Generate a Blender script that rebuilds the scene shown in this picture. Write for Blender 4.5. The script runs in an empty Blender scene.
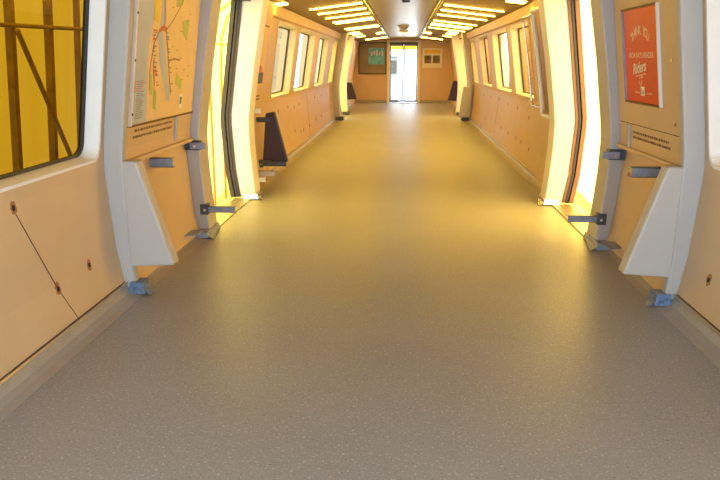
import bpy, bmesh, math, random
from mathutils import Vector, Matrix
random.seed(7)
C = bpy.context.scene.collection
SC = bpy.context.scene
PI = math.pi

# ------------------------------------------------------------------ camera
F_PX, CAMX, CAMZ = 650.0, 0.045, 1.35
th = math.atan((240 - 62) / F_PX)
ya = math.atan((405 - 360) / F_PX * math.cos(th))
c_, s_ = math.cos(th), math.sin(th)
cy_, sy_ = math.cos(ya), math.sin(ya)
Fv = Vector((-sy_ * c_, cy_ * c_, -s_)); Rv = Vector((cy_, sy_, 0)); Uv = Vector((-sy_ * s_, cy_ * s_, c_))
cam = bpy.data.cameras.new('camera'); cam.sensor_width = 36; cam.lens = F_PX * 36 / 720
cam.clip_start = 0.02; cam.clip_end = 200
co = bpy.data.objects.new('camera', cam); C.objects.link(co)
m = Matrix((Rv, Uv, -Fv)).transposed().to_4x4(); m.translation = (CAMX, 0, CAMZ)
co.matrix_world = m
SC.camera = co
SC.view_settings.view_transform = 'Standard'; SC.view_settings.look = 'None'
SC.view_settings.gamma = 1; SC.view_settings.use_curve_mapping = False
SC.view_settings.exposure = -0.52
try:
    SC.cycles.max_bounces = 12; SC.cycles.diffuse_bounces = 6; SC.cycles.transparent_max_bounces = 16
    SC.cycles.caustics_reflective = False; SC.cycles.caustics_refractive = False
    SC.cycles.use_denoising = True; SC.cycles.sample_clamp_indirect = 4.0
except Exception:
    pass

# ------------------------------------------------------------------ materials
def lin(r, g, b):
    f = lambda v: (v / 255 / 12.92) if v / 255 <= .04045 else ((v / 255 + .055) / 1.055) ** 2.4
    return (f(r), f(g), f(b), 1)

def mat(name, col, rough=.5, metal=0, var=.06, scale=6, bump=0, bscale=60, spec=.5, emit=None, es=0, coat=0):
    M = bpy.data.materials.new(name); M.use_nodes = True
    n = M.node_tree; N = n.nodes; L = n.links
    b = N['Principled BSDF']
    b.inputs['Roughness'].default_value = rough; b.inputs['Metallic'].default_value = metal
    b.inputs['Specular IOR Level'].default_value = spec
    b.inputs['Coat Weight'].default_value = coat
    tc = N.new('ShaderNodeTexCoord')
    nz = N.new('ShaderNodeTexNoise'); nz.inputs['Scale'].default_value = scale; nz.inputs['Detail'].default_value = 5
    L.new(tc.outputs['Object'], nz.inputs['Vector'])
    rp = N.new('ShaderNodeValToRGB'); rp.color_ramp.elements[0].position = .3; rp.color_ramp.elements[1].position = .7
    k0, k1 = 1 - var, 1 + var
    rp.color_ramp.elements[0].color = (col[0] * k0, col[1] * k0, col[2] * k0, 1)
    rp.color_ramp.elements[1].color = (min(1, col[0] * k1), min(1, col[1] * k1), min(1, col[2] * k1), 1)
    L.new(nz.outputs['Fac'], rp.inputs['Fac']); L.new(rp.outputs['Color'], b.inputs['Base Color'])
    if bump:
        n2 = N.new('ShaderNodeTexNoise'); n2.inputs['Scale'].default_value = bscale
        L.new(tc.outputs['Object'], n2.inputs['Vector'])
        bp = N.new('ShaderNodeBump'); bp.inputs['Strength'].default_value = bump; bp.inputs['Distance'].default_value = .002
        L.new(n2.outputs['Fac'], bp.inputs['Height']); L.new(bp.outputs['Normal'], b.inputs['Normal'])
    if emit:
        b.inputs['Emission Color'].default_value = (*emit[:3], 1); b.inputs['Emission Strength'].default_value = es
    return M

def floor_mat():
    M = mat('speckled grey vinyl', (.30, .292, .285), .42, var=.05, scale=1.5, spec=.5)
    n = M.node_tree; N = n.nodes; L = n.links; b = N['Principled BSDF']
    rp = [x for x in N if x.type == 'VALTORGB'][0]
    tc = [x for x in N if x.type == 'TEX_COORD'][0]
    v = N.new('ShaderNodeTexNoise'); v.inputs['Scale'].default_value = 90; v.inputs['Detail'].default_value = 2
    L.new(tc.outputs['Object'], v.inputs['Vector'])
    r1 = N.new('ShaderNodeValToRGB'); r1.color_ramp.elements[0].position = .61; r1.color_ramp.elements[1].position = .69
    L.new(v.outputs['Fac'], r1.inputs['Fac'])
    mx = N.new('ShaderNodeMix'); mx.data_type = 'RGBA'
    L.new(r1.outputs['Color'], mx.inputs['Factor']); L.new(rp.outputs['Color'], mx.inputs['A'])
    mx.inputs['B'].default_value = (.50, .49, .48, 1)
    v2 = N.new('ShaderNodeTexNoise'); v2.inputs['Scale'].default_value = 120; v2.inputs['Detail'].default_value = 1
    L.new(tc.outputs['Object'], v2.inputs['Vector'])
    r2 = N.new('ShaderNodeValToRGB'); r2.color_ramp.elements[0].position = .62; r2.color_ramp.elements[1].position = .72
    L.new(v2.outputs['Fac'], r2.inputs['Fac'])
    mx2 = N.new('ShaderNodeMix'); mx2.data_type = 'RGBA'
    L.new(r2.outputs['Color'], mx2.inputs['Factor']); L.new(mx.outputs['Result'], mx2.inputs['A'])
    mx2.inputs['B'].default_value = (.18, .16, .14, 1)
    L.new(mx2.outputs['Result'], b.inputs['Base Color'])
    return M

def glass_mat(name, tint, refl=.06):
    M = bpy.data.materials.new(name); M.use_nodes = True
    n = M.node_tree; N = n.nodes; L = n.links
    N.remove(N['Principled BSDF'])
    t = N.new('ShaderNodeBsdfTransparent'); t.inputs['Color'].default_value = (*tint, 1)
    g = N.new('ShaderNodeBsdfGlossy'); g.inputs['Roughness'].default_value = .03
    lw = N.new('ShaderNodeLayerWeight'); lw.inputs['Blend'].default_value = .06
    mx = N.new('ShaderNodeMixShader')
    mu = N.new('ShaderNodeMath'); mu.operation = 'MULTIPLY'; mu.inputs[1].default_value = .4
    L.new(lw.outputs['Fresnel'], mu.inputs[0]); L.new(mu.outputs[0], mx.inputs['Fac']); L.new(t.outputs[0], mx.inputs[1]); L.new(g.outputs[0], mx.inputs[2])
    L.new(mx.outputs[0], N['Material Output'].inputs['Surface'])
    return M

def tarp_mat(name, col, tr=.8):
    M = bpy.data.materials.new(name); M.use_nodes = True
    n = M.node_tree; N = n.nodes; L = n.links
    N.remove(N['Principled BSDF'])
    tc = N.new('ShaderNodeTexCoord'); nz = N.new('ShaderNodeTexNoise'); nz.inputs['Scale'].default_value = 1.3
    mp = N.new('ShaderNodeMapping'); mp.inputs['Scale'].default_value = (1, 2.0, .25)
    L.new(tc.outputs['Object'], mp.inputs['Vector']); L.new(mp.outputs['Vector'], nz.inputs['Vector'])
    rp = N.new('ShaderNodeValToRGB')
    rp.color_ramp.elements[0].position = .35; rp.color_ramp.elements[1].position = .65
    rp.color_ramp.elements[0].color = (col[0] * .95, col[1] * .91, col[2] * .8, 1)
    rp.color_ramp.elements[1].color = (col[0], col[1], col[2], 1)
    L.new(nz.outputs['Fac'], rp.inputs['Fac'])
    t = N.new('ShaderNodeBsdfTranslucent'); d = N.new('ShaderNodeBsdfDiffuse')
    L.new(rp.outputs['Color'], t.inputs['Color']); L.new(rp.outputs['Color'], d.inputs['Color'])
    mx = N.new('ShaderNodeMixShader'); mx.inputs['Fac'].default_value = tr
    L.new(d.outputs[0], mx.inputs[1]); L.new(t.outputs[0], mx.inputs[2])
    L.new(mx.outputs[0], N['Material Output'].inputs['Surface'])
    return M

M = {}
M['cream'] = mat('peach painted panel', (.64, .455, .265), .45, var=.04, scale=3)
M['greypaint'] = mat('light grey painted metal', (.46, .425, .395), .42, var=.04, scale=4)
M['fin'] = mat('pale grey fibreglass', (.50, .455, .41), .45, var=.03, scale=5)
M['white'] = mat('white painted metal', (.86, .84, .82), .35, var=.03)
M['framegrey'] = mat('pale grey window moulding', (.60, .57, .56), .4, var=.03)
M['brownpanel'] = mat('brown panel', (.36, .20, .07), .45, var=.15, scale=4)
M['brightwhite'] = mat('glossy white enamel', (.95, .94, .92), .25, var=.01)
M['ivory'] = mat('ivory painted metal', (.82, .77, .66), .42, var=.03)
M['floor'] = floor_mat()
M['cove'] = mat('grey vinyl cove', (.36, .32, .28), .4, var=.06, scale=8)
M['bead'] = mat('satin metal bead', (.70, .60, .42), .3, metal=.8)
M['rubber'] = mat('black rubber', (.02, .02, .022), .5)
M['greyrubber'] = mat('grey rubber', (.05, .042, .048), .6)
M['brown'] = mat('brown weatherstrip', (.16, .07, .025), .5)
M['steel'] = mat('brushed steel', (.62, .62, .63), .25, metal=1, var=.05, scale=30)
M['chrome'] = mat('polished steel', (.8, .8, .8), .12, metal=1, var=.02)
M['bluegrey'] = mat('blue grey steel', (.27, .30, .37), .45, metal=.25, var=.12, scale=20)
M['darksteel'] = mat('dark steel', (.07, .08, .10), .45, metal=.3, var=.2, scale=25)
M['bluetape'] = mat('crumpled blue tape', (.12, .18, .29), .35, var=.4, scale=40, bump=1, bscale=40)
M['rust'] = mat('rust stain', (.40, .17, .06), .9, var=.25, scale=60)
M['hole'] = mat('dark hole', (.015, .01, .01), .9)
M['seam'] = mat('dark seam', (.10, .07, .06), .8)
M['maroon'] = mat('dark maroon laminate', (.045, .018, .022), .4, var=.1)
M['ceilmid'] = mat('satin grey ceiling panel', (.42, .39, .38), .32, metal=.25, var=.03)
M['ceil'] = mat('tan ceiling panel', (.27, .185, .095), .5, var=.04)
M['lens'] = mat('lit lamp lens', (.9, .88, .8), .4, emit=(1, .55, .06), es=40.0)
M['lampframe'] = mat('lamp frame', (.6, .55, .45), .4, metal=.3)
M['clear'] = glass_mat('clear glass', (.86, .86, .84))
M['tint'] = glass_mat('tinted glass', (.125, .09, .018))
M['tarpL'] = tarp_mat('amber tarpaulin', (.99, .63, .115), .92)
M['tarpP'] = tarp_mat('pale canvas', (.26, .205, .13), .7)
M['tarpA'] = tarp_mat('deep amber tarpaulin', (.95, .54, .03), .85)
M['tarpR'] = tarp_mat('pale yellow tarpaulin', (.95, .59, .11), .8)
M['timber'] = mat('weathered timber', (.28, .20, .11), .8, var=.25, scale=10)
M['plywood'] = mat('weathered plywood', (.36, .19, .07), .8, var=.2, scale=3)
M['conduit'] = mat('tan conduit', (.42, .25, .08), .5)
M['ground'] = mat('yard concrete', (.55, .45, .30), .9, var=.15, scale=2)
M['red'] = mat('red poster print', (.72, .062, .012), .35, var=.04, scale=3)
M['redlight'] = mat('pale poster lettering', (.86, .62, .46), .5)
M['poster white'] = mat('white poster print', (.85, .83, .78), .5)
M['textbrown'] = mat('dark brown lettering', (.16, .07, .035), .6)
M['land'] = mat('tan map print', (.84, .61, .30), .4, var=.05, scale=8)
M['water'] = mat('grey blue map print', (.50, .54, .60), .4, var=.04)
M['park'] = mat('green map print', (.50, .55, .12), .4, var=.15)
M['mapyellow'] = mat('yellow map print', (.85, .60, .06), .4, var=.1)
M['route'] = mat('red map print', (.62, .14, .06), .5, var=.3, scale=40)
M['routebrown'] = mat('brown map print', (.42, .22, .10), .5, var=.3, scale=40)
M['mapgrey'] = mat('grey map lettering', (.25, .28, .32), .5)
M['yellow'] = mat('yellow poster print', (.80, .52, .03), .4)
M['darkgreen'] = mat('dark picture print', (.09, .08, .035), .5, var=.4, scale=12)
M['bluepic'] = mat('blue picture print', (.10, .42, .62), .35, var=.25, scale=6)
M['olive'] = mat('olive backing board', (.24, .18, .085), .4, var=.15, scale=3)
M['darkframe'] = mat('dark frame', (.05, .04, .02), .4)
M['photo'] = mat('photograph print', (.14, .09, .05), .5, var=.7, scale=9)
M['machine'] = mat('blue grey machine paint', (.22, .27, .36), .5)

# ------------------------------------------------------------------ car section
PT = [(0, 1.60), (.06, 1.61), (.3, 1.645), (.6, 1.66), (.75, 1.667), (.85, 1.665), (2.0, 1.487)]
QT = [(0, 1.50), (.3, 1.525), (.55, 1.54), (.8, 1.54), (.95, 1.52), (1.36, 1.455), (1.79, 1.37), (2.0, 1.325)]
def itp(T, z):
    if z <= T[0][0]: return T[0][1]
    for (a, b), (d, e) in zip(T, T[1:]):
        if z <= d: return b + (e - b) * (z - a) / (d - a)
    (a, b), (d, e) = T[-2:]
    return b + (e - b) * (z - a) / (d - a)
P = lambda z: itp(PT, z)
Q = lambda z: itp(QT, z)

class MB:
    def __init__(s): s.v = []; s.f = []; s.mi = []; s.mats = []
    def m(s, name):
        if name not in s.mats: s.mats.append(name)
        return s.mats.index(name)
    def add(s, vs, fs, mt):
        o = len(s.v); s.v += [tuple(v) for v in vs]
        for f in fs: s.f.append([o + i for i in f]); s.mi.append(s.m(mt))
        return s
    def box(s, x0, x1, y0, y1, z0, z1, mt):
        vs = [(x, y, z) for z in (z0, z1) for y in (y0, y1) for x in (x0, x1)]
        return s.add(vs, [(0, 2, 3, 1), (4, 5, 7, 6), (0, 1, 5, 4), (2, 6, 7, 3), (0, 4, 6, 2), (1, 3, 7, 5)], mt)
    def hexa(s, a, b, mt):                     # two quads (lists of four points)
        return s.add(list(a) + list(b), [(3, 2, 1, 0), (4, 5, 6, 7), (0, 1, 5, 4), (1, 2, 6, 5), (2, 3, 7, 6), (3, 0, 4, 7)], mt)
    def loft(s, rings, mt, caps=True, closed=True):
        k = len(rings[0]); vs = [p for r in rings for p in r]; fs = []
        for i in range(len(rings) - 1):
            for j in range(k if closed else k - 1):
                a = i * k + j; b = i * k + (j + 1) % k
                fs.append((a, b, b + k, a + k))
        if caps:
            fs.append(tuple(reversed(range(k)))); fs.append(tuple(range((len(rings) - 1) * k, len(rings) * k)))
        return s.add(vs, fs, mt)
    def tube(s, pts, r, mt, n=10):
        pts = [Vector(p) for p in pts]; rings = []
        up = Vector((0, 0, 1))
        prev = None
        for i, p in enumerate(pts):
            d = (pts[min(i + 1, len(pts) - 1)] - pts[max(i - 1, 0)]).normalized()
            if prev is None:
                a = d.cross(up)
                if a.length < 1e-3: a = d.cross(Vector((1, 0, 0)))
            else: a = prev - d * prev.dot(d)
            a.normalize(); prev = a
            b = d.cross(a)
            rr = r[i] if isinstance(r, (list, tuple)) else r
            rings.append([p + a * math.cos(2 * PI * k / n) * rr + b * math.sin(2 * PI * k / n) * rr for k in range(n)])
        return s.loft(rings, mt)
    def cyl(s, c, ax, r, h, mt, n=16):
        c = Vector(c); ax = Vector(ax).normalized()
        return s.tube([c, c + ax * h], r, mt, n)
    # wall space: (o, y, z) with o = distance out of the wall towards the aisle
    def wbox(s, sd, o0, o1, y0, y1, z0, z1, mt, T=None, zs=None):
        T = T or PT
        Z = sorted(set([z0, z1] + [z for z in (zs or [t[0] for t in T]) if z0 < z < z1]))
        rings = [[(sd * (itp(T, z) - o0), y0, z), (sd * (itp(T, z) - o1), y0, z), (sd * (itp(T, z) - o1), y1, z), (sd * (itp(T, z) - o0), y1, z)] for z in Z]
        return s.loft(rings, mt)
    def wpoly(s, sd, o, pts, mt, d=.0006):      # pts (y,z): a thin printed patch lying on the wall panel
        a = [(sd * (P(z) - o), y, z) for y, z in pts]; b = [(sd * (P(z) - o - d), y, z) for y, z in pts]
        k = len(pts)
        return s.add(a + b, [tuple(range(k)), tuple(range(2 * k - 1, k - 1, -1))] + [(i, (i + 1) % k, k + (i + 1) % k, k + i) for i in range(k)], mt)
    def wline(s, sd, o, pts, w, mt, d=.0006):
        for (y0, z0), (y1, z1) in zip(pts, pts[1:]):
            l = math.hypot(y1 - y0, z1 - z0) or 1; ny, nz = -(z1 - z0) / l * w / 2, (y1 - y0) / l * w / 2
            s.wpoly(sd, o, [(y0 + ny, z0 + nz), (y1 + ny, z1 + nz), (y1 - ny, z1 - nz), (y0 - ny, z0 - nz)], mt, d)
        return s
    def build(s, name, parent=None, bevel=0, smooth=False, label=None):
        me = bpy.data.meshes.new(name); me.from_pydata(s.v, [], s.f); me.validate()
        for k in s.mats: me.materials.append(M[k])
        if len(me.polygons) == len(s.mi): me.polygons.foreach_set('material_index', s.mi)
        bm = bmesh.new(); bm.from_mesh(me); bmesh.ops.recalc_face_normals(bm, faces=bm.faces)
        bm.to_mesh(me); bm.free()
        o = bpy.data.objects.new(name, me); C.objects.link(o)
        if parent:
            q = parent; off = Vector((0, 0, 0))
            o.parent = parent
            if parent.type == 'EMPTY': o.matrix_parent_inverse = Matrix.Translation(parent.location).inverted()
        if bevel:
            bv = o.modifiers.new('bevel', 'BEVEL'); bv.width = bevel; bv.segments = 2; bv.limit_method = 'ANGLE'; bv.angle_limit = .6
        if smooth:
            me.polygons.foreach_set('use_smooth', [True] * len(me.polygons))
        if label: o['label'] = label
        return o

def tag(o, label, cat, group=None, kind=None):
    o['label'] = label; o['category'] = cat
    if group: o['group'] = group
    if kind: o['kind'] = kind
    return o
def struct(o): o['kind'] = 'structure'; return o
def empty(name, loc, label=None, cat=None, group=None, kind=None):
    o = bpy.data.objects.new(name, None); C.objects.link(o); o.location = loc; o.empty_display_size = .1
    if label: tag(o, label, cat, group)
    if kind: o['kind'] = kind
    return o

def rrect(y0, y1, z0, z1, r, n=6):              # rounded rectangle, 4*(n+1) points counter-clockwise from lower right
    pts = []
    for cy, cz, a0 in ((y1 - r, z0 + r, -PI / 2), (y1 - r, z1 - r, 0), (y0 + r, z1 - r, PI / 2), (y0 + r, z0 + r, PI)):
        for i in range(n + 1):
            a = a0 + PI / 2 * i / n
            pts.append((cy + r * math.cos(a), cz + r * math.sin(a)))
    return pts
def wmap(sd, pts, o): return [(sd * (P(z) - o), y, z) for y, z in pts]

def window_cell(mb, sd, y0, y1, z0, z1, hole, r, depth, mt, o=0):
    """wall panel y0..y1, z0..z1 with a rounded hole; front at offset o, reveal of given depth"""
    inner = rrect(*hole, r)
    outer = []
    for i, (y, z) in enumerate(inner):          # push every point out to the rectangle
        q = i // 7; t = (i % 7) / 6
        if q == 0: p = (hole[1] - r, z0) if t < .34 else ((y1, hole[2] + r) if t > .66 else (y1, z0))
        elif q == 1: p = (y1, hole[3] - r) if t < .34 else ((hole[1] - r, z1) if t > .66 else (y1, z1))
        elif q == 2: p = (hole[0] + r, z1) if t < .34 else ((y0, hole[3] - r) if t > .66 else (y0, z1))
        else: p = (y0, hole[2] + r) if t < .34 else ((hole[0] + r, z0) if t > .66 else (y0, z0))
        outer.append(p)
    mb.loft([wmap(sd, outer, o - .12), wmap(sd, outer, o), wmap(sd, inner, o), wmap(sd, inner, o - depth), ], mt, caps=False)

def window_set(idx, sd, hole, r, depth, tint, frame_mt, fo, fw):
    """window structure: painted frame ring lining the opening, black gasket and the pane"""
    root = empty('window_%d' % idx, (sd * P(hole[2]), (hole[0] + hole[1]) / 2, hole[2]), kind='structure')
    A = rrect(hole[0] - fw, hole[1] + fw, hole[2] - fw, hole[3] + fw, r + fw)
    B = rrect(hole[0] + .004, hole[1] - .004, hole[2] + .004, hole[3] - .004, r)
    B2 = rrect(hole[0] + .02, hole[1] - .02, hole[2] + .02, hole[3] - .02, r)
    Gk = rrect(hole[0] + .034, hole[1] - .034, hole[2] + .034, hole[3] - .034, r)
    f = MB(); f.loft([wmap(sd, A, .001), wmap(sd, A, fo), wmap(sd, B, fo), wmap(sd, B2, -depth)], frame_mt, caps=False)
    f.build('window_frame', root, smooth=False)
    g = MB(); g.loft([wmap(sd, B2, -depth + .014), wmap(sd, Gk, -depth + .012), wmap(sd, Gk, -depth - .012)], 'rubber', caps=False)
    g.build('gasket', root)
    p = MB()
    a = wmap(sd, B2, -depth); b = wmap(sd, B2, -depth - .006); k = len(a)
    p.add(a, [tuple(range(k))], tint)
    p.build('pane', root)
    return root

NEAR0, RIB0, RIB1 = -.7, 3.60, 3.67
D1 = {-1: (4.98, 5.22, 6.40, 6.64), 1: (4.84, 5.10, 6.32, 6.56)}
D2 = (15.72, 16.0, 17.35, 17.62)
END = 22.65
WINF = [(8.35, 9.70), (10.1, 11.7), (12.4, 13.75), (14.65, 15.5)]
ZT = 1.99
widx = 1
walls = {}
for sd, nm in ((-1, 'wall_left'), (1, 'wall_right')):
    d1 = D1[sd]
    w = MB()
    # near bay with the large window
    w.wbox(sd, -.12, 0, NEAR0, RIB0, -.02, .78, 'cream')
    hole = (-.4, 3.545, .825, 1.86)
    window_cell(w, sd, NEAR0, RIB0, .78, ZT, hole, .07, .09, 'cream')
    # poster bay: recessed lower panel, proud upper panel
    w.wbox(sd, -.12, .02, RIB0 + .05, d1[0] + .02, -.02, .775, 'cream')
    w.wbox(sd, -.12, .06, RIB0 + .05, d1[0] + .02, .775, ZT, 'cream')
    # bay past the first door, then the window band
    w.wbox(sd, -.12, .02, d1[3] - .02, 7.66, -.02, .775, 'cream')
    w.wbox(sd, -.12, .06, d1[3] - .02, 7.66, .775, ZT, 'cream' if sd < 0 else 'brownpanel')  # upper panel is brown on the right side only
    w.wbox(sd, -.12, 0, 7.66, D2[0] + .02, -.02, .86, 'cream')
    ys = [7.66] + [(a[1] + b[0]) / 2 for a, b in zip(WINF, WINF[1:])] + [D2[0] + .02]
    for i, (a, b) in enumerate(WINF):
        window_cell(w, sd, ys[i], ys[i + 1], .86, ZT, (a, b, .91, 1.82), .05, .10, 'cream')
    w.wbox(sd, -.12, .0, D2[3] - .02, END + .1, -.02, ZT, 'cream')
    # headers above the doors
    w.wbox(sd, -.12, .10, d1[1] - .02, d1[2] + .02, 1.93, ZT, 'cream')
    w.wbox(sd, -.12, .10, D2[1] - .02, D2[2] + .02, 1.93, ZT, 'cream')
    wo = struct(w.build(nm)); walls[sd] = wo
    # windows
    window_set(widx, sd, hole, .07, .09, 'tint', 'white', .004, .012); widx += 1
    for a, b in WINF:
        window_set(widx, sd, (a, b, .91, 1.82), .05, .10, 'clear', 'framegrey', .006, .02); widx += 1

# ------------------------------------------------------------------ floor, ceiling, end wall
f = MB(); f.box(-1.60, 1.60, NEAR0, END + .1, -.05, 0, 'floor'); struct(f.build('floor'))
ce = MB()
prof = [(-1.50, 1.985), (-1.36, 2.0), (-.50, 2.10), (-.46, 2.135), (.46, 2.135), (.50, 2.10), (1.36, 2.0), (1.50, 1.985)]
for i, (a, b) in enumerate(zip(prof, prof[1:])):
    ce.hexa([(a[0], NEAR0, a[1]), (b[0], NEAR0, b[1]), (b[0], NEAR0, b[1] + .08), (a[0], NEAR0, a[1] + .08)],
            [(a[0], END + .1, a[1]), (b[0], END + .1, b[1]), (b[0], END + .1, b[1] + .08), (a[0], END + .1, a[1] + .08)],
            'ceilmid' if i == 3 else 'ceil')
ceiling = struct(ce.build('ceiling'))
# end wall with its door opening
e = MB()
def endpiece(x0, x1, z0, z1):
    e.box(x0, x1, END, END + .1, z0, z1, 'cream')
def wallx(z): return P(z) + .02
for sd in (-1, 1):
    Z = [0, .3, .75, 1.3, 1.99]
    for a, b in zip(Z, Z[1:]):
        e.hexa([(sd * .485, END, a), (sd * wallx(a), END, a), (sd * wallx(b), END, b), (sd * .485, END, b)],
               [(sd * .485, END + .1, a), (sd * wallx(a), END + .1, a), (sd * wallx(b), END + .1, b), (sd * .485, END + .1, b)], 'cream')
    e.hexa([(sd * .485, END, 1.99), (sd * 1.5, END, 1.99), (sd * 1.36, END, 2.03), (sd * .485, END, 2.14)],
           [(sd * .485, END + .1, 1.99), (sd * 1.5, END + .1, 1.99), (sd * 1.36, END + .1, 2.03), (sd * .485, END + .1, 2.14)], 'cream')
e.box(-.485, .485, END, END + .1, 1.94, 2.15, 'cream')
struct(e.build('wall_front'))
bb = MB()
for sd in (-1, 1): bb.box(min(sd * .56, sd * 1.60), max(sd * .56, sd * 1.60), END - .012, END, 0, .10, 'cove')
struct(bb.build('baseboard_front'))

# end door
dr = empty('door_5', (0, END, 0), kind='structure')
j = MB()
for sd in (-1, 1): j.box(min(sd * .47, sd * .56), max(sd * .47, sd * .56), END - .03, END + .1, 0, 2.0, 'ivory')
j.box(-.56, .56, END - .03, END + .1, 1.985, 2.05, 'ivory')
j.build('door_frame', dr, bevel=.006)
l = MB(); l.box(-.47, .47, END - .02, END + .09, 1.90, 1.985, 'darkframe'); l.build('lintel', dr, bevel=.005)
for sd in (-1, 1):
    x0, x1 = sorted((sd * .004, sd * .468))
    lf = MB()
    for a in ((x0, x0 + .045, .03, 1.9), (x1 - .045, x1, .03, 1.9), (x0, x1, .03, .1), (x0, x1, 1.86, 1.9)):
        lf.box(a[0], a[1], END + .03, END + .07, a[2], a[3], 'bluegrey')
    lo = lf.build('door_leaf', dr)
    g = MB(); g.add([(x0 + .03, END + .05, .1), (x1 - .03, END + .05, .1), (x1 - .03, END + .05, 1.86), (x0 + .03, END + .05, 1.86)], [(0, 1, 2, 3)], 'clear')
    g.build('pane', lo)
t = MB(); t.box(-.47, .47, END - .03, END + .1, 0, .022, 'steel'); t.build('threshold', dr)

# ------------------------------------------------------------------ cove skirting and trims
tn = 1
for sd, nm in ((-1, 'baseboard_left'), (1, 'baseboard_right')):
    d1 = D1[sd]
    b = MB()
    pr = [(1.500, .001), (1.545, .006), (1.580, .018), (1.598, .038), (1.606, .066), (1.64, .066), (1.64, -.01), (1.5, -.01)]
    spans = [(NEAR0, d1[0] - .02), (d1[3], D2[0]), (D2[3], END)]
    for y0, y1 in spans:
        b.loft([[(sd * x, y, z) for x, z in pr] for y in (y0, y1)], 'cove')
    bo = struct(b.build(nm))
    bd = MB()
    for y0, y1 in spans:
        bd.tube([(sd * 1.600, y0, .070), (sd * 1.600, y1, .070)], .007, 'bead', 8)
    bd.build('bead', bo, smooth=True)

def ribx(z): return P(z) - (.105 if z > .75 else .055 + .05 * max(0, z) / .75)
def trim(mb_fn, parent=None):
    global tn
    mb = MB(); mb_fn(mb); o = struct(mb.build('trim_%d' % tn, bevel=.012)); tn += 1
    return o
ZR = [.035, .18, .3, .45, .6, .75, .85, 1.0, 1.2, 1.4, 1.6, 1.8, 1.985]
for sd in (-1, 1):
    d1 = D1[sd]
    def rib(mb, y0, y1):
        rings = []
        for z in ZR:
            k = 1
            rings.append([(sd * (P(z) + .05), y0, z), (sd * ribx(z), y0 + .012, z), (sd * ribx(z), y0 + .012 + (y1 - y0) * k, z), (sd * (P(z) + .05), y0 + (y1 - y0) * k, z)])
        mb.loft(rings, 'greypaint')
    trim(lambda mb: rib(mb, RIB0, RIB1))
    # ledges (proud lower lip of the poster panels)
    for y0, y1 in ((RIB1 - .02, d1[0]), (d1[3], 7.50)):
        trim(lambda mb: mb.wbox(sd, .0, .085, y0, y1, .755, .785, 'cream'))
    # belt moulding and valance along the window band
    trim(lambda mb: mb.wbox(sd, -.01, .022, 7.66, D2[0], .845, .875, 'cream'))
    trim(lambda mb: mb.wbox(sd, -.01, .05, 7.66, D2[0], 1.86, 1.99, 'cream'))

# ------------------------------------------------------------------ side doors
def post(mb, sd, y0, y1, d, mt, zb=.03, r=.012):
    rings = []
    for z in [zb, .15, .3, .42, .55, .68, .8, .88, .95, 1.1, 1.36, 1.6, 1.79, 1.93, 2.0]:
        x = Q(z) - d; w = P(z) + .06
        rings.append([(sd * w, y0, z), (sd * (x + r), y0, z), (sd * (x + r * .3), y0 + r * .3, z), (sd * x, y0 + r, z),
                      (sd * x, y1 - r, z), (sd * (x + r * .3), y1 - r * .3, z), (sd * (x + r), y1, z), (sd * w, y1, z)])
    mb.loft(rings, mt)
k = 1
for (A, sd, dn, df) in ((D1[-1], -1, 0, .06), (D1[1], 1, 0, .075), (D2, -1, .03, .06), (D2, 1, -.01, .11)):
    root = empty('door_%d' % k, (sd * 1.55, (A[1] + A[2]) / 2, 0), kind='structure'); k += 1
    p = MB(); post(p, sd, A[0], A[1], dn, 'greypaint'); p.build('door_post', root)
    p = MB(); post(p, sd, A[2], A[3], df, 'white' if sd < 0 else 'ivory'); p.build('door_post', root)  # left far posts whiter than right: the stronger light there is painted in
    # sliding leaf drawn back into its pocket: edge of the leaf and its rubber seals
    for (o0, o1, y0, y1, mt, nm) in ((-.075, -.035, A[2] - .03, A[2] + .2, 'steel', 'door_leaf'), (-.085, -.045, A[2] - .045, A[2] - .03, 'brown' if sd > 0 else 'greyrubber', 'door_seal'),
                                     (-.044, -.015, A[2] - .03, A[2] - .005, 'rubber' if sd > 0 else 'greyrubber', 'door_seal'), (-.014, .012, A[2] - .02, A[2] - .005, 'brown' if sd > 0 else 'greyrubber', 'door_seal')):
        q = MB(); q.wbox(sd, o0, o1, y0, y1, .03, 1.95, mt); q.build(nm, root)
    s = MB()
    x0, x1 = sorted((sd * 1.50, sd * 1.74))
    s.box(x0, x1, A[1] - .01, A[2] + .01, -.03, .012, 'bead')
    for i in range(5):
        xa = sd * (1.53 + .04 * i); s.box(min(xa, xa + sd * .012), max(xa, xa + sd * .012), A[1], A[2], .012, .017, 'bead')
    s.build('threshold', root)
    h = MB(); h.wbox(sd, -.06, .09, A[1], A[2], 1.90, 1.945, 'rubber'); h.build('door_seal', root)

# ------------------------------------------------------------------ bolt holes and seams in the wall panels
def bolt(sd, y, z, r=.013, o=0):
    b = MB()
    st = []; 
    for i in range(14):
        a = 2 * PI * i / 14; q = r * random.uniform(1.7, 2.5)
        st.append((y + q * .8 * math.cos(a), z + q * 1.15 * math.sin(a)))
    b.wpoly(sd, o, st, 'rust', .0008)
    st2 = [(y + r * .75 * math.cos(2 * PI * i / 12), z + r * math.sin(2 * PI * i / 12)) for i in range(12)]
    b.wpoly(sd, o + .0008, st2, 'hole', .0015)
    b.build('bolt_hole', walls[sd])
for y, z in ((2.692, .729), (2.919, .271), (3.256, .289)): bolt(-1, y, z, .014)
bolt(1, 3.314, .258, .014)
for y, z in ((8.9, .70), (9.676, .71), (10.198, .675), (10.705, .69), (12.6, .7), (13.6, .7), (10.131, .313), (10.678, .257), (10.958, .25), (11.695, .25), (12.598, .292), (13.4, .29)): bolt(-1, y, z, .014)
for y, z in ((8.68, .66), (9.587, .72), (10.51, .716), (11.435, .74), (12.6, .72), (13.8, .7), (8.43, .279), (9.043, .296), (9.468, .303), (10.207, .297), (10.967, .299), (13.113, .27)): bolt(1, y, z, .014)
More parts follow.
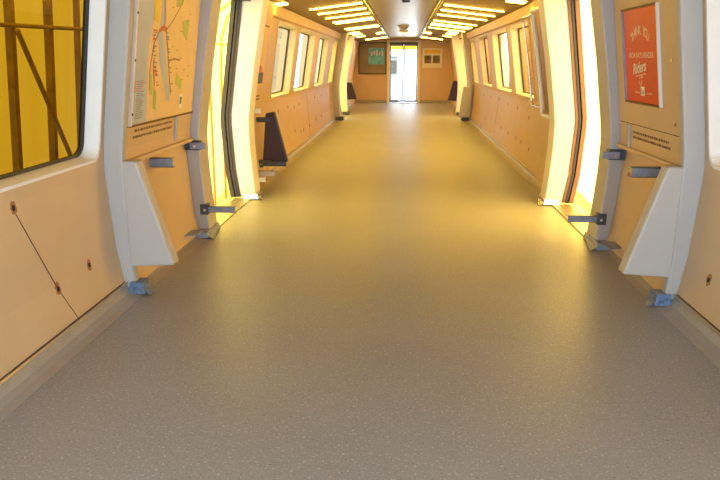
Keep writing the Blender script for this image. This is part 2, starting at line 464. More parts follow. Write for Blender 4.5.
def seam(sd, pts, w=.006):
    b = MB(); b.wline(sd, 0, pts, w, 'seam', .0008); b.build('panel_seam', walls[sd])
seam(-1, [(2.70, .70), (2.919, .271), (3.021, .078)])
for sd in (-1, 1):
    seam(sd, [(11.55, .84), (11.55, .075)], .012)
    seam(sd, [(NEAR0, .074), (RIB0, .074)], .008)

# ------------------------------------------------------------------ windscreen panels beside the doors
def windscreen(y, sd, pts, t, face, back, label, trimmed):
    root = empty('windscreen_panel', (sd * 1.55, y, 0), label, 'partition', 'windscreen panels beside the side doors')
    b = MB(); b.hexa([(sd * x, y, z) for x, z in pts], [(sd * x, y + t, z) for x, z in pts], face)
    b.build('panel', root, bevel=.012)
    if back:
        cx = sum(p[0] for p in pts) / 4; cz = sum(p[1] for p in pts) / 4
        q = [(cx + (x - cx) * .88, cz + (z - cz) * .92) for x, z in pts]
        b = MB(); b.hexa([(sd * x, y - .004, z) for x, z in q], [(sd * x, y + .002, z) for x, z in q], back)
        b.build('facing', root)
    return root
FN = [(1.575, .165), (1.305, .18), (1.485, .80), (1.575, .80)]
windscreen(3.615, -1, FN, .10, 'fin', None, 'pale grey wedge shaped windscreen panel beside the near left window below the map', False)
windscreen(3.615, 1, FN, .10, 'fin', None, 'pale grey wedge shaped windscreen panel beside the near right window below the red poster', False)
windscreen(7.50, -1, [(1.60, .23), (1.30, .22), (1.44, .80), (1.545, .78)], .07, 'maroon', 'maroon', 'dark maroon windscreen panel just past the white post of the left doorway', False)
windscreen(15.58, 1, [(1.59, .10), (1.32, .10), (1.41, .80), (1.60, .80)], .08, 'greypaint', None, 'small grey windscreen panel at the far end of the right hand windows', False)
windscreen(18.5, -1, [(1.60, .33), (1.28, .35), (1.42, .80), (1.60, .80)], .07, 'maroon', None, 'dark windscreen panel by the end wall left of the end door', False)
windscreen(18.5, 1, [(1.60, .30), (1.24, .32), (1.38, .85), (1.60, .85)], .07, 'maroon', None, 'dark windscreen panel by the end wall right of the end door', False)

# ------------------------------------------------------------------ left-over steel brackets
def arm(name, sd, x0, x1, y, z, hgt, dep, mt, label, clamp=None, rusty=False):
    """open channel arm sticking out of the wall towards the aisle"""
    root = empty(name, (sd * x0, y, z), label, 'bracket', 'steel mounting brackets left on the walls')
    b = MB(); w = .004
    xa, xb = sorted((sd * x0, sd * x1))
    b.box(xa, xb, y - dep / 2, y - dep / 2 + w, z - hgt / 2, z + hgt / 2, mt)
    b.box(xa, xb, y - dep / 2, y + dep / 2, z + hgt / 2 - w, z + hgt / 2, mt)
    b.box(xa, xb, y - dep / 2, y + dep / 2, z - hgt / 2, z - hgt / 2 + w, mt)
    b.box(xa if sd < 0 else xb - .004, xa + .004 if sd < 0 else xb, y - dep / 2, y + dep / 2, z - hgt / 2, z + hgt / 2, mt)
    b.build('arm', root)
    if clamp:
        q = MB(); xc, xd = sorted((sd * (x0 + .02), sd * (x0 - clamp)))
        q.box(xc, xd, y - dep * .75, y + dep * .75, z - hgt * .85, z + hgt * .85, 'darksteel')
        cl = q.build('clamp', root, bevel=.006)
        bo = MB(); bo.cyl((sd * (x0 - clamp * .5), y - dep * .75 - .012, z), (0, 1, 0), .012, .02, 'steel', 6); bo.build('bolt', cl)
    if rusty:
        q = MB(); xc, xd = sorted((sd * x1, sd * (x1 - .012)))
        q.box(xc, xd, y - dep * .3, y + dep * .3, z - hgt * .45, z - hgt * .1, 'rust'); q.build('cut_end', root)
    return root
for sd, s in ((-1, 'left'), (1, 'right')):
    d1 = D1[sd]; yb = d1[0] + .02; zo = 0 if sd < 0 else -.025
    below = 'below the map' if sd < 0 else 'below the red poster'
    arm('wall_bracket', sd, 1.655, 1.49 if sd < 0 else 1.46, 4.25 if sd < 0 else 4.12, .70 if sd < 0 else .69, .062, .05, 'bluegrey', 'short blue grey bracket cut off under the ledge ' + below, None, sd > 0)
    # dark angle bracket on the door post
    r = empty('angle_bracket', (sd * 1.54, yb, .725 + zo), 'dark steel angle bracket high on the near post of the %s doorway' % s, 'bracket', 'steel mounting brackets left on the walls')
    b = MB(); xa, xb = sorted((sd * 1.645, sd * 1.525))
    b.hexa([(xa, yb - .06, .69 + zo), (xb, yb - .06, .69 + zo), (xb, yb - .06, .765 + zo), (xa, yb - .06, .765 + zo)], [(xa, yb + .005, .69 + zo), (xb, yb + .005, .69 + zo), (xb, yb + .005, .765 + zo), (xa, yb + .005, .765 + zo)], 'darksteel')
    b.build('plate', r, bevel=.006)
    xa, xb = sorted((sd * 1.60, sd * 1.48)); b = MB(); b.box(xa, xb, yb - .075, yb - .06, .70 + zo, .75 + zo, 'bluegrey'); b.build('flange', r, bevel=.003)
    b = MB(); b.cyl((sd * 1.56, yb - .09, .725 + zo), (0, 1, 0), .012, .02, 'steel', 6); b.build('bolt', r)
    arm('wall_bracket', sd, 1.545, 1.285, yb + .0, .215, .05, .05, 'bluegrey', 'long low dark bracket arm sticking out of the near post of the %s doorway' % s, .045)
    # tape-wrapped foot of the rib
    def foot(x0, x1, y0, y1, zt, mt, label):
        r = empty('foot_bracket', (sd * (x0 + x1) / 2, (y0 + y1) / 2, 0), label, 'bracket', 'blue grey foot plates at the floor edge')
        b = MB()
        a, c = sorted((sd * x0, sd * x1))
        ring = lambda z, g: [(a - g, y0 - g, z), (c + g, y0 - g, z), (c + g, y1 + g, z), (a - g, y1 + g, z)]
        b.loft([ring(.0075, .012), ring(.02, .010), ring(.035, .004), ring(zt, 0)], mt); b.build('shoe', r, bevel=.004)
        b = MB(); xt = sd * x1
        b.add([(xt, y0, .03), (xt - sd * .05, y0 - .02, .007), (xt - sd * .055, y0 + .02, .007), (xt, y1, .03), (xt, y0, .02), (xt, y1, .02)], [(0, 1, 2, 3), (4, 1, 2, 5), (0, 4, 1), (3, 5, 2)], mt)
        b.build('toe', r)
        return r
    foot(1.58, 1.50, RIB0 - .01, RIB0 + .09, .075, 'bluetape', 'crumpled blue grey foot at the base of the %s grey rib beside the wedge panel' % s)
    foot(1.58, 1.49, d1[0] - .11, d1[1] - .01, .055, 'bluegrey', 'blue grey foot plate under the near post of the %s doorway' % s)
    r = empty('floor_plate', (sd * 1.55, d1[0] - .2, .06), 'flat blue grey plate lying on the skirting before the near post of the %s doorway' % s, 'bracket')
    b = MB(); xa, xb = sorted((sd * 1.545, sd * 1.625)); xa, xb = sorted((sd * 1.50, sd * 1.625)); b.hexa([(xa, d1[0] - .36, .079), (xb, d1[0] - .30, .079), (xb, d1[0] - .16, .079), (xa, d1[0] - .16, .079)], [(xa, d1[0] - .36, .088), (xb, d1[0] - .30, .088), (xb, d1[0] - .16, .088), (xa, d1[0] - .16, .088)], 'bluegrey'); b.build('plate', r)
    b = MB(); xa, xb = sorted((sd * 1.60, sd * 1.625)); b.box(xa, xb, d1[0] - .30, d1[0] - .17, .088, .13, 'bluegrey'); b.build('flange', r)
    # feet of the far posts
    r = foot(1.56, 1.42, d1[2] - .012, d1[3] + .01, .06, 'steel', 'bright metal foot under the far post of the %s doorway' % s)

# brackets by the dark panel past the left doorway
arm('wall_bracket', -1, 1.63, 1.47, 7.42, .715, .055, .05, 'darksteel', 'dark bracket arm at the top of the maroon windscreen panel')
arm('wall_bracket', -1, 1.61, 1.30, 7.40, .215, .05, .05, 'darksteel', 'long dark bracket arm under the maroon windscreen panel', .04)
arm('wall_bracket', -1, 1.58, 1.33, 6.88, .19, .06, .05, 'fin', 'pale bracket arm low behind the white post of the left doorway')
arm('wall_bracket', -1, 1.60, 1.425, 6.72, .865, .05, .05, 'white', 'short bracket with its sunlit glint painted white beside the white post above the maroon panel')  # white on this bracket and the next stands in for sun glints
arm('wall_bracket', -1, 1.58, 1.40, 6.72, .15, .05, .05, 'white', 'short bracket with its sunlit glint painted white near the floor beside the foot of the white left post')
# feet at the far doorways
for sd, s in ((-1, 'left'), (1, 'right')):
    for y, w in ((D2[0] - .01, 'near'), (D2[2] - .01, 'far')):
        r = empty('foot_bracket', (sd * 1.47, y, 0), 'small dark foot under the %s post of the distant %s doorway' % (w, s), 'bracket', 'dark feet of the distant door posts')
        b = MB(); xa, xb = sorted((sd * 1.40, sd * 1.58)); b.box(xa, xb, y - .03, y + .26, .008, .09, 'darksteel'); b.build('shoe', r, bevel=.01)

# ------------------------------------------------------------------ lettering helper
def text_mesh(txt, size, shear=0):
    cu = bpy.data.curves.new('tmp', 'FONT'); cu.body = txt; cu.size = size; cu.align_x = 'CENTER'; cu.shear = shear; cu.resolution_u = 3; cu.offset = size * .022
    o = bpy.data.objects.new('tmp', cu); C.objects.link(o)
    dg = bpy.context.evaluated_depsgraph_get(); dg.update()
    me = bpy.data.meshes.new_from_object(o.evaluated_get(dg))
    vs = [(v.co.x, v.co.y) for v in me.vertices]; fs = [list(p.vertices) for p in me.polygons]
    bpy.data.objects.remove(o); bpy.data.curves.remove(cu); bpy.data.meshes.remove(me)
    return vs, fs
def put_text(mb, sd, o, yc, zc, txt, size, mt, shear=0, rot=0, sx=1.0):
    vs, fs = text_mesh(txt, size, shear)
    out = []
    for u, v in vs:
        u *= sx
        a = u * math.cos(rot) - v * math.sin(rot); b = u * math.sin(rot) + v * math.cos(rot)
        y = yc - sd * a; z = zc + b
        out.append((sd * (P(z) - o), y, z))
    mb.add(out, fs, mt)

# ------------------------------------------------------------------ red poster (right)
r = empty('poster', (1.49, 4.335, 1.1), 'red framed poster with pale lettering on the near right wall', 'poster', 'framed posters')
y0, y1, z0, z1 = 4.03, 4.63, 1.10, 1.668
b = MB(); b.wbox(1, .06, .066, y0, y1, z0, z1, 'red', zs=[]); b.build('sheet', r)
fr = MB(); 
for a in ((y0 - .012, y0 + .004), ): fr.wbox(1, .06, .076, a[0], a[1], z0 - .01, z1 + .01, 'white', zs=[])  # near frame edge coloured white for the light it catches
fr.build('frame_edge', r, label='near edge of the frame, painted white where light catches it')
fr = MB()
fr.wbox(1, .06, .078, y0, y1 + .012, z1, z1 + .012, 'brown', zs=[]); fr.build('frame', r); fr = MB(); fr.wbox(1, .06, .078, y0, y1 + .012, z0 - .012, z0, 'brown', zs=[]); fr.build('frame', r); fr = MB(); fr.wbox(1, .06, .078, y1, y1 + .012, z0, z1, 'bluegrey', zs=[])
fr.build('frame', r)
pr = MB(); O = .0668; ym = 4.335
arc = "THANK YOU"; R = .185; zc = 1.345
for i, ch in enumerate(arc):
    a = (i - (len(arc) - 1) / 2) * .165
    if ch == ' ': continue
    put_text(pr, 1, O, ym - R * math.sin(a) * 1.12, zc + R * math.cos(a) * .92, ch, .075, 'redlight', 0, -a * .8, .95)
pr.build('headline', r); pr = MB()
put_text(pr, 1, O, ym, 1.375, "FROM BAY'S READER", .046, 'redlight', 0, 0, 1.02)
pr.build('middle_line', r); pr = MB()
put_text(pr, 1, O, ym + .035, 1.285, "Riders", .092, 'poster white', .35, .12, 1.0)
put_text(pr, 1, O, ym + .01, 1.25, "of the", .03, 'redlight', .3, .1)
pr.wline(1, O, [(ym + .10, 1.262), (ym - .08, 1.28)], .006, 'redlight')
pr.wline(1, O, [(ym + .05, 1.235), (ym + .02, 1.205), (ym - .01, 1.237)], .006, 'redlight')
pr.build('lettering', r); pr = MB()
pr.wpoly(1, O, [(ym + .02, 1.143), (ym - .045, 1.143), (ym - .045, 1.20), (ym + .02, 1.20)], 'poster white')
put_text(pr, 1, O + .001, ym - .012, 1.155, "ba", .05, 'mapgrey', 0, 0, 1)
pr.build('emblem', r)
for a0, a1 in ((4.37, 4.47), (4.15, 4.26)): 
    pr = MB(); put_text(pr, 1, O, (a0 + a1) / 2, 1.155, "bayriders", .024, 'redlight'); pr.build('small_print', r)

# ------------------------------------------------------------------ regional map (left)
r = empty('map_poster', (-1.5, 4.33, .98), 'large pale rail map of a bay on the near left wall', 'map')
y0, y1, z0, z1 = 3.80, 4.965, .985, 1.88
b = MB(); b.wbox(-1, .06, .065, y0, y1, z0, z1, 'land', zs=[]); b.build('sheet', r)
e_ = MB(); e_.wbox(-1, .06, .078, y0 - .014, y0 + .006, z0 - .005, z1 + .01, 'white', zs=[]); e_.build('frame_edge', r, label='near edge of the frame, painted white where light catches it')
e_ = MB(); e_.wbox(-1, .06, .074, y0, y1, z0 - .012, z0, 'brown', zs=[]); e_.build('frame', r); e_ = MB(); e_.wbox(-1, .06, .074, y0, y1, z1, z1 + .012, 'brown', zs=[]); e_.build('frame', r)
for z in (1.05, 1.36, 1.62):
    s = MB(); s.cyl((-(P(z) - .076), y0 - .004, z), (1, 0, 0), .008, .006, 'brown', 8); s.build('screw', r)
p = MB(); O = .0656
p.wpoly(-1, O, [(y0 + .008, z0 + .004), (4.05, z0 + .004), (4.04, 1.10), (4.02, 1.25), (4.01, 1.38), (4.035, 1.50), (4.075, 1.62), (4.05, 1.75), (4.06, z1), (y0 + .008, z1)], 'water')
p.build('ocean', r); p = MB()
p.wpoly(-1, O, [(4.18, z1), (4.28, z1), (4.27, 1.70), (4.29, 1.60), (4.25, 1.54), (4.19, 1.53), (4.20, 1.65)], 'water')
p.wpoly(-1, O, [(4.07, 1.515), (4.20, 1.535), (4.25, 1.53), (4.30, 1.42), (4.36, 1.28), (4.43, 1.17), (4.45, 1.09), (4.39, 1.10), (4.34, 1.20), (4.27, 1.27), (4.21, 1.36), (4.20, 1.45), (4.13, 1.50)], 'water')
p.build('bay', r); p = MB()
p.wpoly(-1, O + .0007, [(4.07, 1.60), (4.16, 1.58), (4.17, 1.70), (4.12, z1), (4.06, z1), (4.075, 1.70)], 'mapyellow')
for pts in ([(4.05, 1.30), (4.10, 1.27), (4.13, 1.14), (4.08, 1.16)], [(4.14, 1.20), (4.19, 1.16), (4.20, 1.05), (4.15, 1.06)], [(4.55, 1.28), (4.68, 1.22), (4.66, 1.16), (4.54, 1.21)],
            [(4.60, 1.62), (4.74, 1.64), (4.72, 1.50), (4.63, 1.53)], [(4.44, 1.80), (4.60, 1.82), (4.58, 1.72), (4.46, 1.70)]):
    p.wpoly(-1, O + .0007, pts, 'park')
p.wline(-1, O + .0014, [(4.07, 1.18), (4.06, 1.32), (4.10, 1.46), (4.17, 1.53), (4.24, 1.55), (4.30, 1.54), (4.36, 1.40), (4.41, 1.26), (4.46, 1.14)], .012, 'routebrown')
p.wline(-1, O + .0016, [(4.17, 1.535), (4.24, 1.565), (4.30, 1.555)], .022, 'route')
p.wline(-1, O + .0014, [(4.26, 1.56), (4.25, 1.68), (4.21, 1.80), (4.20, z1)], .010, 'route')
p.wline(-1, O + .0014, [(4.30, 1.55), (4.42, 1.62), (4.55, 1.72), (4.68, 1.86)], .008, 'routebrown')
p.wline(-1, O + .0014, [(4.38, 1.36), (4.50, 1.37), (4.60, 1.36)], .012, 'routebrown')
p.wline(-1, O + .0014, [(4.12, 1.30), (4.15, 1.20), (4.11, 1.36)], .009, 'route')
for i in range(46):                               # station ticks and place-name dashes, too fine to read
    t_ = random.random(); side = random.choice((-1, 1))
    if random.random() < .5: y = 4.08 + .18 * (1 - t_) ** 2 * .6; z = 1.2 + .34 * t_
    else: y = 4.27 + .2 * (1 - t_); z = 1.15 + .42 * t_
    w = random.uniform(.02, .06)
    p.wline(-1, O + .0018, [(y, z), (y + w, z)], .007, random.choice(('routebrown', 'route', 'mapgrey')))
for i in range(30):
    y = random.uniform(4.35, 4.80); z = random.uniform(1.15, 1.85); w = random.uniform(.02, .05)
    p.wline(-1, O + .0018, [(y, z), (y + w, z)], .006, random.choice(('routebrown', 'park')))
p.build('map_print', r); p = MB()
for i in range(22):
    z = 1.24 - i * .0105; yy = 3.86 + random.uniform(0, .02)
    p.wline(-1, O + .001, [(yy, z), (yy + random.uniform(.07, .14), z)], .0045, 'route' if i < 6 and i % 2 else ('mapgrey' if i != 9 else 'bluepic'))
for i in range(6): p.wpoly(-1, O + .0012, [(3.83, 1.235 - i * .012), (3.85, 1.235 - i * .012), (3.85, 1.243 - i * .012), (3.83, 1.243 - i * .012)], 'route')
p.build('legend', r); p = MB()
p.wpoly(-1, O + .001, [(4.64, 1.03), (4.72, 1.03), (4.72, 1.13), (4.64, 1.13)], 'poster white')
p.wpoly(-1, O + .0018, [(4.66, 1.06), (4.70, 1.06), (4.70, 1.11), (4.66, 1.11)], 'olive')
p.build('inset_box', r)

# ------------------------------------------------------------------ small notices under the posters (two fine lines of print)
for sd, y0, y1, zz, lab in ((-1, 3.87, 4.55, (.945, .907), 'two lines of fine dark print on the panel under the map'), (1, 3.92, 4.57, (.893, .860), 'two lines of fine dark print on the panel under the red poster')):
    nr = empty('notice_lettering', (sd * 1.59, y0, zz[1]), lab, 'notice')
    for q, z in enumerate(zz):
        b = MB(); y = y0 + (.02 if q == 0 else 0)
        while y < y1:
            w = random.uniform(.012, .03)
            b.wpoly(sd, .0605, [(y, z - .008), (min(y1, y + w), z - .008), (min(y1, y + w), z + random.uniform(.005, .010)), (y, z + .008)], 'textbrown')
            y += w + random.uniform(.004, .012)
        b.build('text_line', nr)
    b = MB(); b.wbox(sd, .06, .078, 4.605, 4.645, .80 if sd < 0 else .785, .972 if sd < 0 else .935, 'greypaint', zs=[])
    tag(b.build('metal_clip', bevel=.004), 'upright grey metal strip right beside the fine print under the ' + ('map' if sd < 0 else 'red poster'), 'strip')
for y, z in ((3.85, 1.361), (3.83, 1.007)):
    b = MB(); b.cyl((P(z) - .058, y, z), (-1, 0, 0), .010, .008, 'steel', 10); b.build('screw', walls[1])
# panel groove under the red poster
for sd in (-1, 1):
    b = MB(); b.wline(sd, .0602, [(RIB1 + .02, .978 if sd < 0 else .945), (D1[sd][0] - .02, .978 if sd < 0 else .945)], .005, 'seam'); b.build('panel_seam', walls[sd])

# ------------------------------------------------------------------ yellow poster past the left doorway
r = empty('poster', (-1.5, 7.2, 1.1), 'yellow poster with red and dark picture past the white post on the left', 'poster', 'framed posters')
b = MB(); b.wbox(-1, .06, .066, 6.86, 7.46, 1.10, 1.72, 'yellow', zs=[]); b.build('sheet', r)
b = MB(); b.wpoly(-1, .0665, [(6.92, 1.12), (7.44, 1.12), (7.44, 1.24), (6.92, 1.24)], 'darkgreen')
b.wpoly(-1, .0667, [(7.10, 1.235), (7.34, 1.235), (7.36, 1.29), (7.25, 1.32), (7.12, 1.29)], 'route'); b.build('picture', r)
b = MB(); b.wbox(-1, .06, .075, 6.85, 7.47, 1.72, 1.735, 'brown', zs=[]); b.build('frame', r)
nr = empty('notice_lettering', (-1.58, 6.92, .95), 'faint printed lines under the yellow poster', 'notice')
for z in (.985, .95): b = MB(); b.wline(-1, .0605, [(6.92, z), (7.40, z)], .016, 'textbrown'); b.build('text_line', nr)

# ------------------------------------------------------------------ end wall pictures
def framed(name, x0, x1, z0, z1, label, cat, group=None):
    return empty(name, ((x0 + x1) / 2, END, z0), label, cat, group)
r = framed('picture_case', -1.50, -.60, .97, 1.97, 'large dark framed case with blue picture on the end wall left of the door', 'picture')
b = MB(); b.box(-1.50, -.60, END - .02, END, .97, 1.975, 'olive'); b.build('backing', r)
b = MB(); t_ = .035
for a in ((-1.52, -1.52 + t_, .95, 1.99), (-.60 - t_ + .02, -.58, .95, 1.99), (-1.52, -.58, .95, .95 + t_), (-1.52, -.58, 1.99 - t_, 1.99)): b.box(a[0], a[1], END - .045, END, a[2], a[3], 'darkframe')
b.build('frame', r)
b = MB(); b.box(-1.18, -.65, END - .023, END - .02, 1.27, 1.80, 'bluepic')
for i in range(5): b.box(-1.10 + i * .09, -1.05 + i * .09, END - .024, END - .023, 1.55 + .03 * (i % 2), 1.68 + .03 * (i % 3), 'water')
b.build('blue_picture', r)
r = framed('notice', .62, 1.28, 1.16, 1.79, 'white bordered notice with yellow header and dark photos right of the end door', 'notice')
b = MB(); b.box(.62, 1.28, END - .012, END + .004, 1.16, 1.79, 'ivory'); b.build('sheet', r)
b = MB(); b.box(.68, 1.22, END - .014, END - .012, 1.63, 1.74, 'yellow'); b.build('header', r)
for x in (.69, .97):
    b = MB(); b.box(x, x + .23, END - .014, END - .012, 1.31, 1.56, 'photo'); b.build('photograph', r)

# ------------------------------------------------------------------ ceiling lights
def lamp(sd, y, xi, xo, wi, wo, label, grp, t=.012):
    zc = lambda x: 2.10 + (2.0 - 2.10) * (abs(x) - .5) / .86
    root = empty('ceiling_light', (sd * (xi + xo) / 2, y, zc((xi + xo) / 2)), label, 'light', grp)
    def slab(mb, g, d0, d1, mt):
        a = [(sd * (xi - g), y - wi / 2 - g), (sd * (xo + g), y - wo / 2 - g), (sd * (xo + g), y + wo / 2 + g), (sd * (xi - g), y + wi / 2 + g)]
        mb.hexa([(x, yy, zc(x) - d0) for x, yy in a], [(x, yy, zc(x) - d1) for x, yy in a], mt)
    b = MB(); slab(b, .018, -.002, .010, 'lampframe'); b.build('frame', root)
    b = MB(); slab(b, 0, .010, .010 + t, 'lens'); b.build('lens', root)
Ln = ['nearest', 'second', 'third', 'fourth', 'fifth', 'sixth', 'seventh', 'eighth', 'ninth']
for i, y in enumerate((8.85, 9.70, 10.65, 11.70, 12.10, 14.0, 14.45)):
    lamp(-1, y, .52, 1.20, .082, .025, 'lit strip light across the left ceiling, %s from the camera' % Ln[i], 'strip lights on the left ceiling')
for i, y in enumerate((9.15, 10.05, 11.0, 12.5, 13.4, 13.85, 15.0)):
    lamp(1, y, .55, 1.33, .082, .025, 'lit strip light across the right ceiling, %s from the camera' % Ln[i], 'strip lights on the right ceiling')
for sd, s in ((-1, 'left'), (1, 'right')):
    lamp(sd, 20.8, .52, 1.17, .5, .35, 'lit strip light nearest the end wall on the %s ceiling' % s, 'strip lights on the %s ceiling' % s)
    for i, y in enumerate((15.9, 16.8, 18.2)):
        lamp(sd, y, 1.04, 1.26, .3, .3, 'small lit square light above the distant %s doorway, %s from the camera' % (s, Ln[i]), 'small door lights')
    lamp(sd, 17.6, .50, .70, .5, .5, 'small lit square light beside the %s grab rail near the end wall' % s, 'small door lights')
    lamp(sd, 7.75, 1.17 if sd > 0 else 1.31, 1.36 if sd > 0 else 1.42, .22, .22, 'bright square light above the %s wall just past the near doorway' % s, 'small door lights')

# ------------------------------------------------------------------ ceiling grab rails, dome, vent
for sd, s in ((-1, 'left'), (1, 'right')):
    r = empty('grab_rail', (sd * .455, 14, 2.05), 'long polished ceiling grab rail on the %s side of the aisle' % s, 'handrail', 'ceiling grab rails')
    b = MB(); b.tube([(sd * .455, 6.5, 2.04), (sd * .455, END - .05, 2.04)], .018, 'chrome', 12); b.build('rail', r, smooth=True)
    for i in range(19):
        y = 6.9 + i * .84
        b = MB(); b.tube([(sd * .455, y, 2.04), (sd * .475, y, 2.08), (sd * .482, y, 2.125)], [.024, .016, .03], 'chrome', 10); b.build('hanger', r, smooth=True)
r = empty('ceiling_dome', (0.0, 15.2, 2.135), 'small round dome on the grey centre ceiling near the end door', 'dome', )
b = MB(); rings = []
for i in range(6):
    a = PI / 2 * i / 5; rings.append([(.12 * math.cos(a) * math.cos(2 * PI * k / 20) + 0, 15.2 + .12 * math.cos(a) * math.sin(2 * PI * k / 20), 2.125 - .085 * math.sin(a)) for k in range(20)])
rings[-1] = [(.004 * math.cos(2 * PI * k / 20), 15.2 + .004 * math.sin(2 * PI * k / 20), 2.04) for k in range(20)]
b.loft(rings, 'greypaint'); b.build('cover', r, smooth=True)
b = MB(); b.cyl((0, 15.2, 2.123), (0, 0, 1), .14, .012, 'steel', 24); b.build('base_ring', r)
r = empty('ceiling_fixture', (0.0, 17.6, 2.135), 'small pale round fixture on the ceiling beyond the dome', 'fixture')
b = MB(); b.cyl((0, 17.6, 2.09), (0, 0, 1), .12, .045, 'ivory', 20); b.build('body', r, bevel=.01)
b = MB(); b.cyl((0, 17.6, 2.07), (0, 0, 1), .05, .02, 'steel', 14); b.build('cap', r)
r = empty('ceiling_vent', (0.045, 9.05, 2.135), 'small dark square vent at the top edge on the grey centre ceiling', 'vent')
b = MB(); b.box(-.01, .10, 8.88, 9.22, 2.118, 2.135, 'darksteel'); b.build('frame', r, bevel=.004)
for i in range(5):
    b = MB(); b.box(0, .09, 8.92 + i * .06, 8.95 + i * .06, 2.112, 2.118, 'rubber'); b.build('slat', r)

# ------------------------------------------------------------------ handrail hoops past the right doorway
def hoop(y0, y1, z0, z1, off, rad, mt, label):
    pts = []
    for y, z in rrect(y0, y1, z0, z1, .05, 5): pts.append((Q(z) - off, y, z))
    # straight legs are subdivided so that they follow the bent wall
    full = []
    for a, b in zip(pts, pts[1:] + pts[:1]):
        n = max(1, int(abs(b[2] - a[2]) / .12))
        for i in range(n):
            t = i / n; z = a[2] + (b[2] - a[2]) * t; full.append((Q(z) - off, a[1] + (b[1] - a[1]) * t, z))
    full.append(full[0])
    r = empty('grab_hoop', (Q(z0), (y0 + y1) / 2, z0), label, 'handrail', 'grab hoops past the right doorway')
    b = MB(); b.tube(full, rad, mt, 10); b.build('tube', r, smooth=True)
hoop(6.62, 7.25, .80, 1.86, 0.0, .026, 'brightwhite', 'white rounded grab hoop just behind the yellow lit right post')
hoop(7.33, 7.86, .865, 1.83, 0.0, .014, 'steel', 'thin grey steel grab hoop beyond the white hoop at the right windows')

# ------------------------------------------------------------------ outside: ground, tarpaulin shelter, timber frame
g = MB(); g.box(-6, 6, -4, 34, -1.05, -1.0, 'ground'); struct(g.build('ground'))
def tarp(sd, mt, ya, yb, label):
    b = MB(); n = 40; rings = []
    for i in range(n + 1):
        y = ya + (yb - ya) * i / n
        w = .03 * math.sin(y * 2.1) + .015 * math.sin(y * 5.3 + 1)
        rings.append([(sd * (3.32 + w), y, -1.0), (sd * (3.19 + w), y, .6), (sd * (3.10 + w * .8), y, 1.6), (sd * (2.97 + w * .5), y, 3.4), (sd * (2.81 + w * .5), y, 3.4), (sd * (2.94 + w * .8), y, 1.6), (sd * (3.03 + w), y, .6), (sd * (3.16 + w), y, -1.0)])
    b.add([p for r in rings for p in r[:4]], [(i * 4 + j, i * 4 + j + 1, i * 4 + j + 5, i * 4 + j + 4) for i in range(n) for j in range(3)], mt)
    return tag(b.build('tarpaulin', smooth=True), label, 'tarpaulin', 'tarpaulins of the shelter outside')
tarp(-1, 'tarpL', 1.0, 13.0, 'amber tarpaulin sheet hanging outside the near left window and doorway')
tarp(-1, 'tarpA', 13.0, 15.3, 'deep amber tarpaulin strip outside the left wall between the doorways')
tarp(-1, 'tarpP', 15.3, 18.7, 'pale canvas sheet seen through the nearest distant left window')
tarp(-1, 'tarpP', 20.0, 27.0, 'pale canvas sheet beyond the open gap outside the farthest left windows')
tarp(1, 'tarpR', 1.0, 12.0, 'bright pale yellow tarpaulin sheet hanging outside the right doorway')
tarp(1, 'tarpP', 12.0, 23.0, 'white canvas sheet seen through the distant right windows')
def roofx():
    b = MB(); b.add([(-3.10, .9, 3.41), (3.10, .9, 3.41), (3.10, 23.2, 3.41), (-3.10, 23.2, 3.41)], [(0, 1, 2, 3)], 'tarpL')
    return struct(b.build('added_roof'))  # unseen tarp sheet added overhead to hold back sky and yellow the daylight
roofx()
def timber(sd, y, r, label):
    b = MB(); x = lambda z: sd * (3.15 - .085 * (z + 1) - .06)
    b.hexa([(x(-1) - r, y - r, -1), (x(-1) + r, y - r, -1), (x(-1) + r, y + r, -1), (x(-1) - r, y + r, -1)], [(x(3.3) - r, y - r, 3.3), (x(3.3) + r, y - r, 3.3), (x(3.3) + r, y + r, 3.3), (x(3.3) - r, y + r, 3.3)], 'timber')
    return tag(b.build('timber_post', bevel=.005), label, 'post', 'timber posts of the shelter')
timber(-1, 4.86, .028, 'timber post outside the near left window, leftmost of three')
timber(-1, 5.40, .028, 'timber post in the middle outside the near left window')
timber(-1, 5.88, .022, 'timber post outside the near left window, seen at the right edge of its glass')
b = MB(); b.tube([(-2.81, 3.2, 1.575), (-2.81, 6.6, 1.645)], .016, 'timber', 8)
tag(b.build('cross_rail'), 'horizontal timber rail across the posts outside the near left window', 'rail')
b = MB(); b.tube([(-2.765, 4.77, 1.575), (-2.87, 5.54, .52)], .02, 'timber', 8)
tag(b.build('diagonal_brace'), 'diagonal timber brace between the posts outside the near left window', 'brace')
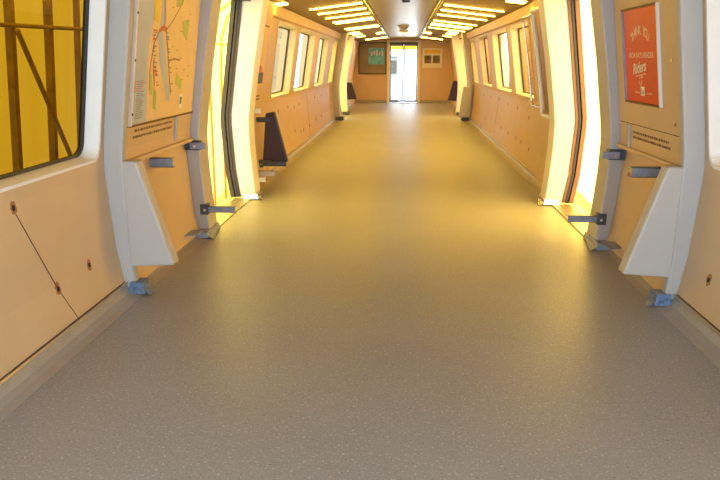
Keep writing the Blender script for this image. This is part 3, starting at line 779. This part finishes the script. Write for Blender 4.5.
for y, lab in ((9.35, 'first'), (9.95, 'second')):
    pts = [(-2.75, y, -1), (-2.72, y, 1.2), (-2.68, y, 1.7), (-2.6, y + .1, 2.0), (-2.4, y + .3, 2.2)]
    b = MB(); b.tube(pts, .02, 'conduit', 8)
    tag(b.build('bent_conduit', smooth=True), 'thin bent conduit outside the left doorway, %s from the camera' % lab, 'pipe', 'bent conduits outside the left doorway')
b = MB(); b.tube([(-2.79, 8.2, 1.60), (-2.79, 11.5, 1.62)], .015, 'conduit', 8)
tag(b.build('conduit_rail'), 'thin horizontal conduit across the left doorway view', 'pipe')
for ya_, yb_, lb in ((12.2, 15.5, 'brown plywood hoarding outside the right windows just past the grab hoops'), (17.3, 24.0, 'brown plywood hoarding outside the farthest right windows near the end wall')):
    b = MB(); b.box(2.42, 2.46, ya_, yb_, -1.0, 2.6, 'plywood')
    tag(b.build('plywood_hoarding'), lb, 'hoarding', 'plywood hoardings')
b = MB(); b.box(-1.2, 1.2, 25.0, 25.2, 1.78, 1.92, 'yellow')
tag(b.build('overhead_beam', bevel=.01), 'ochre overhead beam outside above the end door view', 'beam')
# something blue-grey standing outside behind the end door
r = empty('equipment_rack', (-.40, 27.0, -1.0), 'blurred blue grey equipment standing outside behind the end door glass', 'equipment')
b = MB(); b.box(-.62, -.22, 26.9, 27.3, -1.0, 1.55, 'machine'); b.build('cabinet', r, bevel=.03)
b = MB(); b.box(-.70, -.16, 26.85, 27.35, 1.55, 1.62, 'machine'); b.build('top', r)
b = MB(); b.box(-.56, -.28, 26.88, 26.9, .9, 1.4, 'darksteel'); b.build('screen', r)

# ------------------------------------------------------------------ light: sky and sun
W = bpy.data.worlds.new('World'); SC.world = W; W.use_nodes = True
bg = W.node_tree.nodes['Background']; bg.inputs['Color'].default_value = (.64, .82, 1.0, 1); bg.inputs['Strength'].default_value = 12.0
su = bpy.data.lights.new('sun', 'SUN'); su.energy = 44; su.angle = .02; su.color = (1, .95, .86)
so = bpy.data.objects.new('sun', su); C.objects.link(so)
so.rotation_euler = Vector((-.66, .10, -.75)).to_track_quat('-Z', 'Y').to_euler()
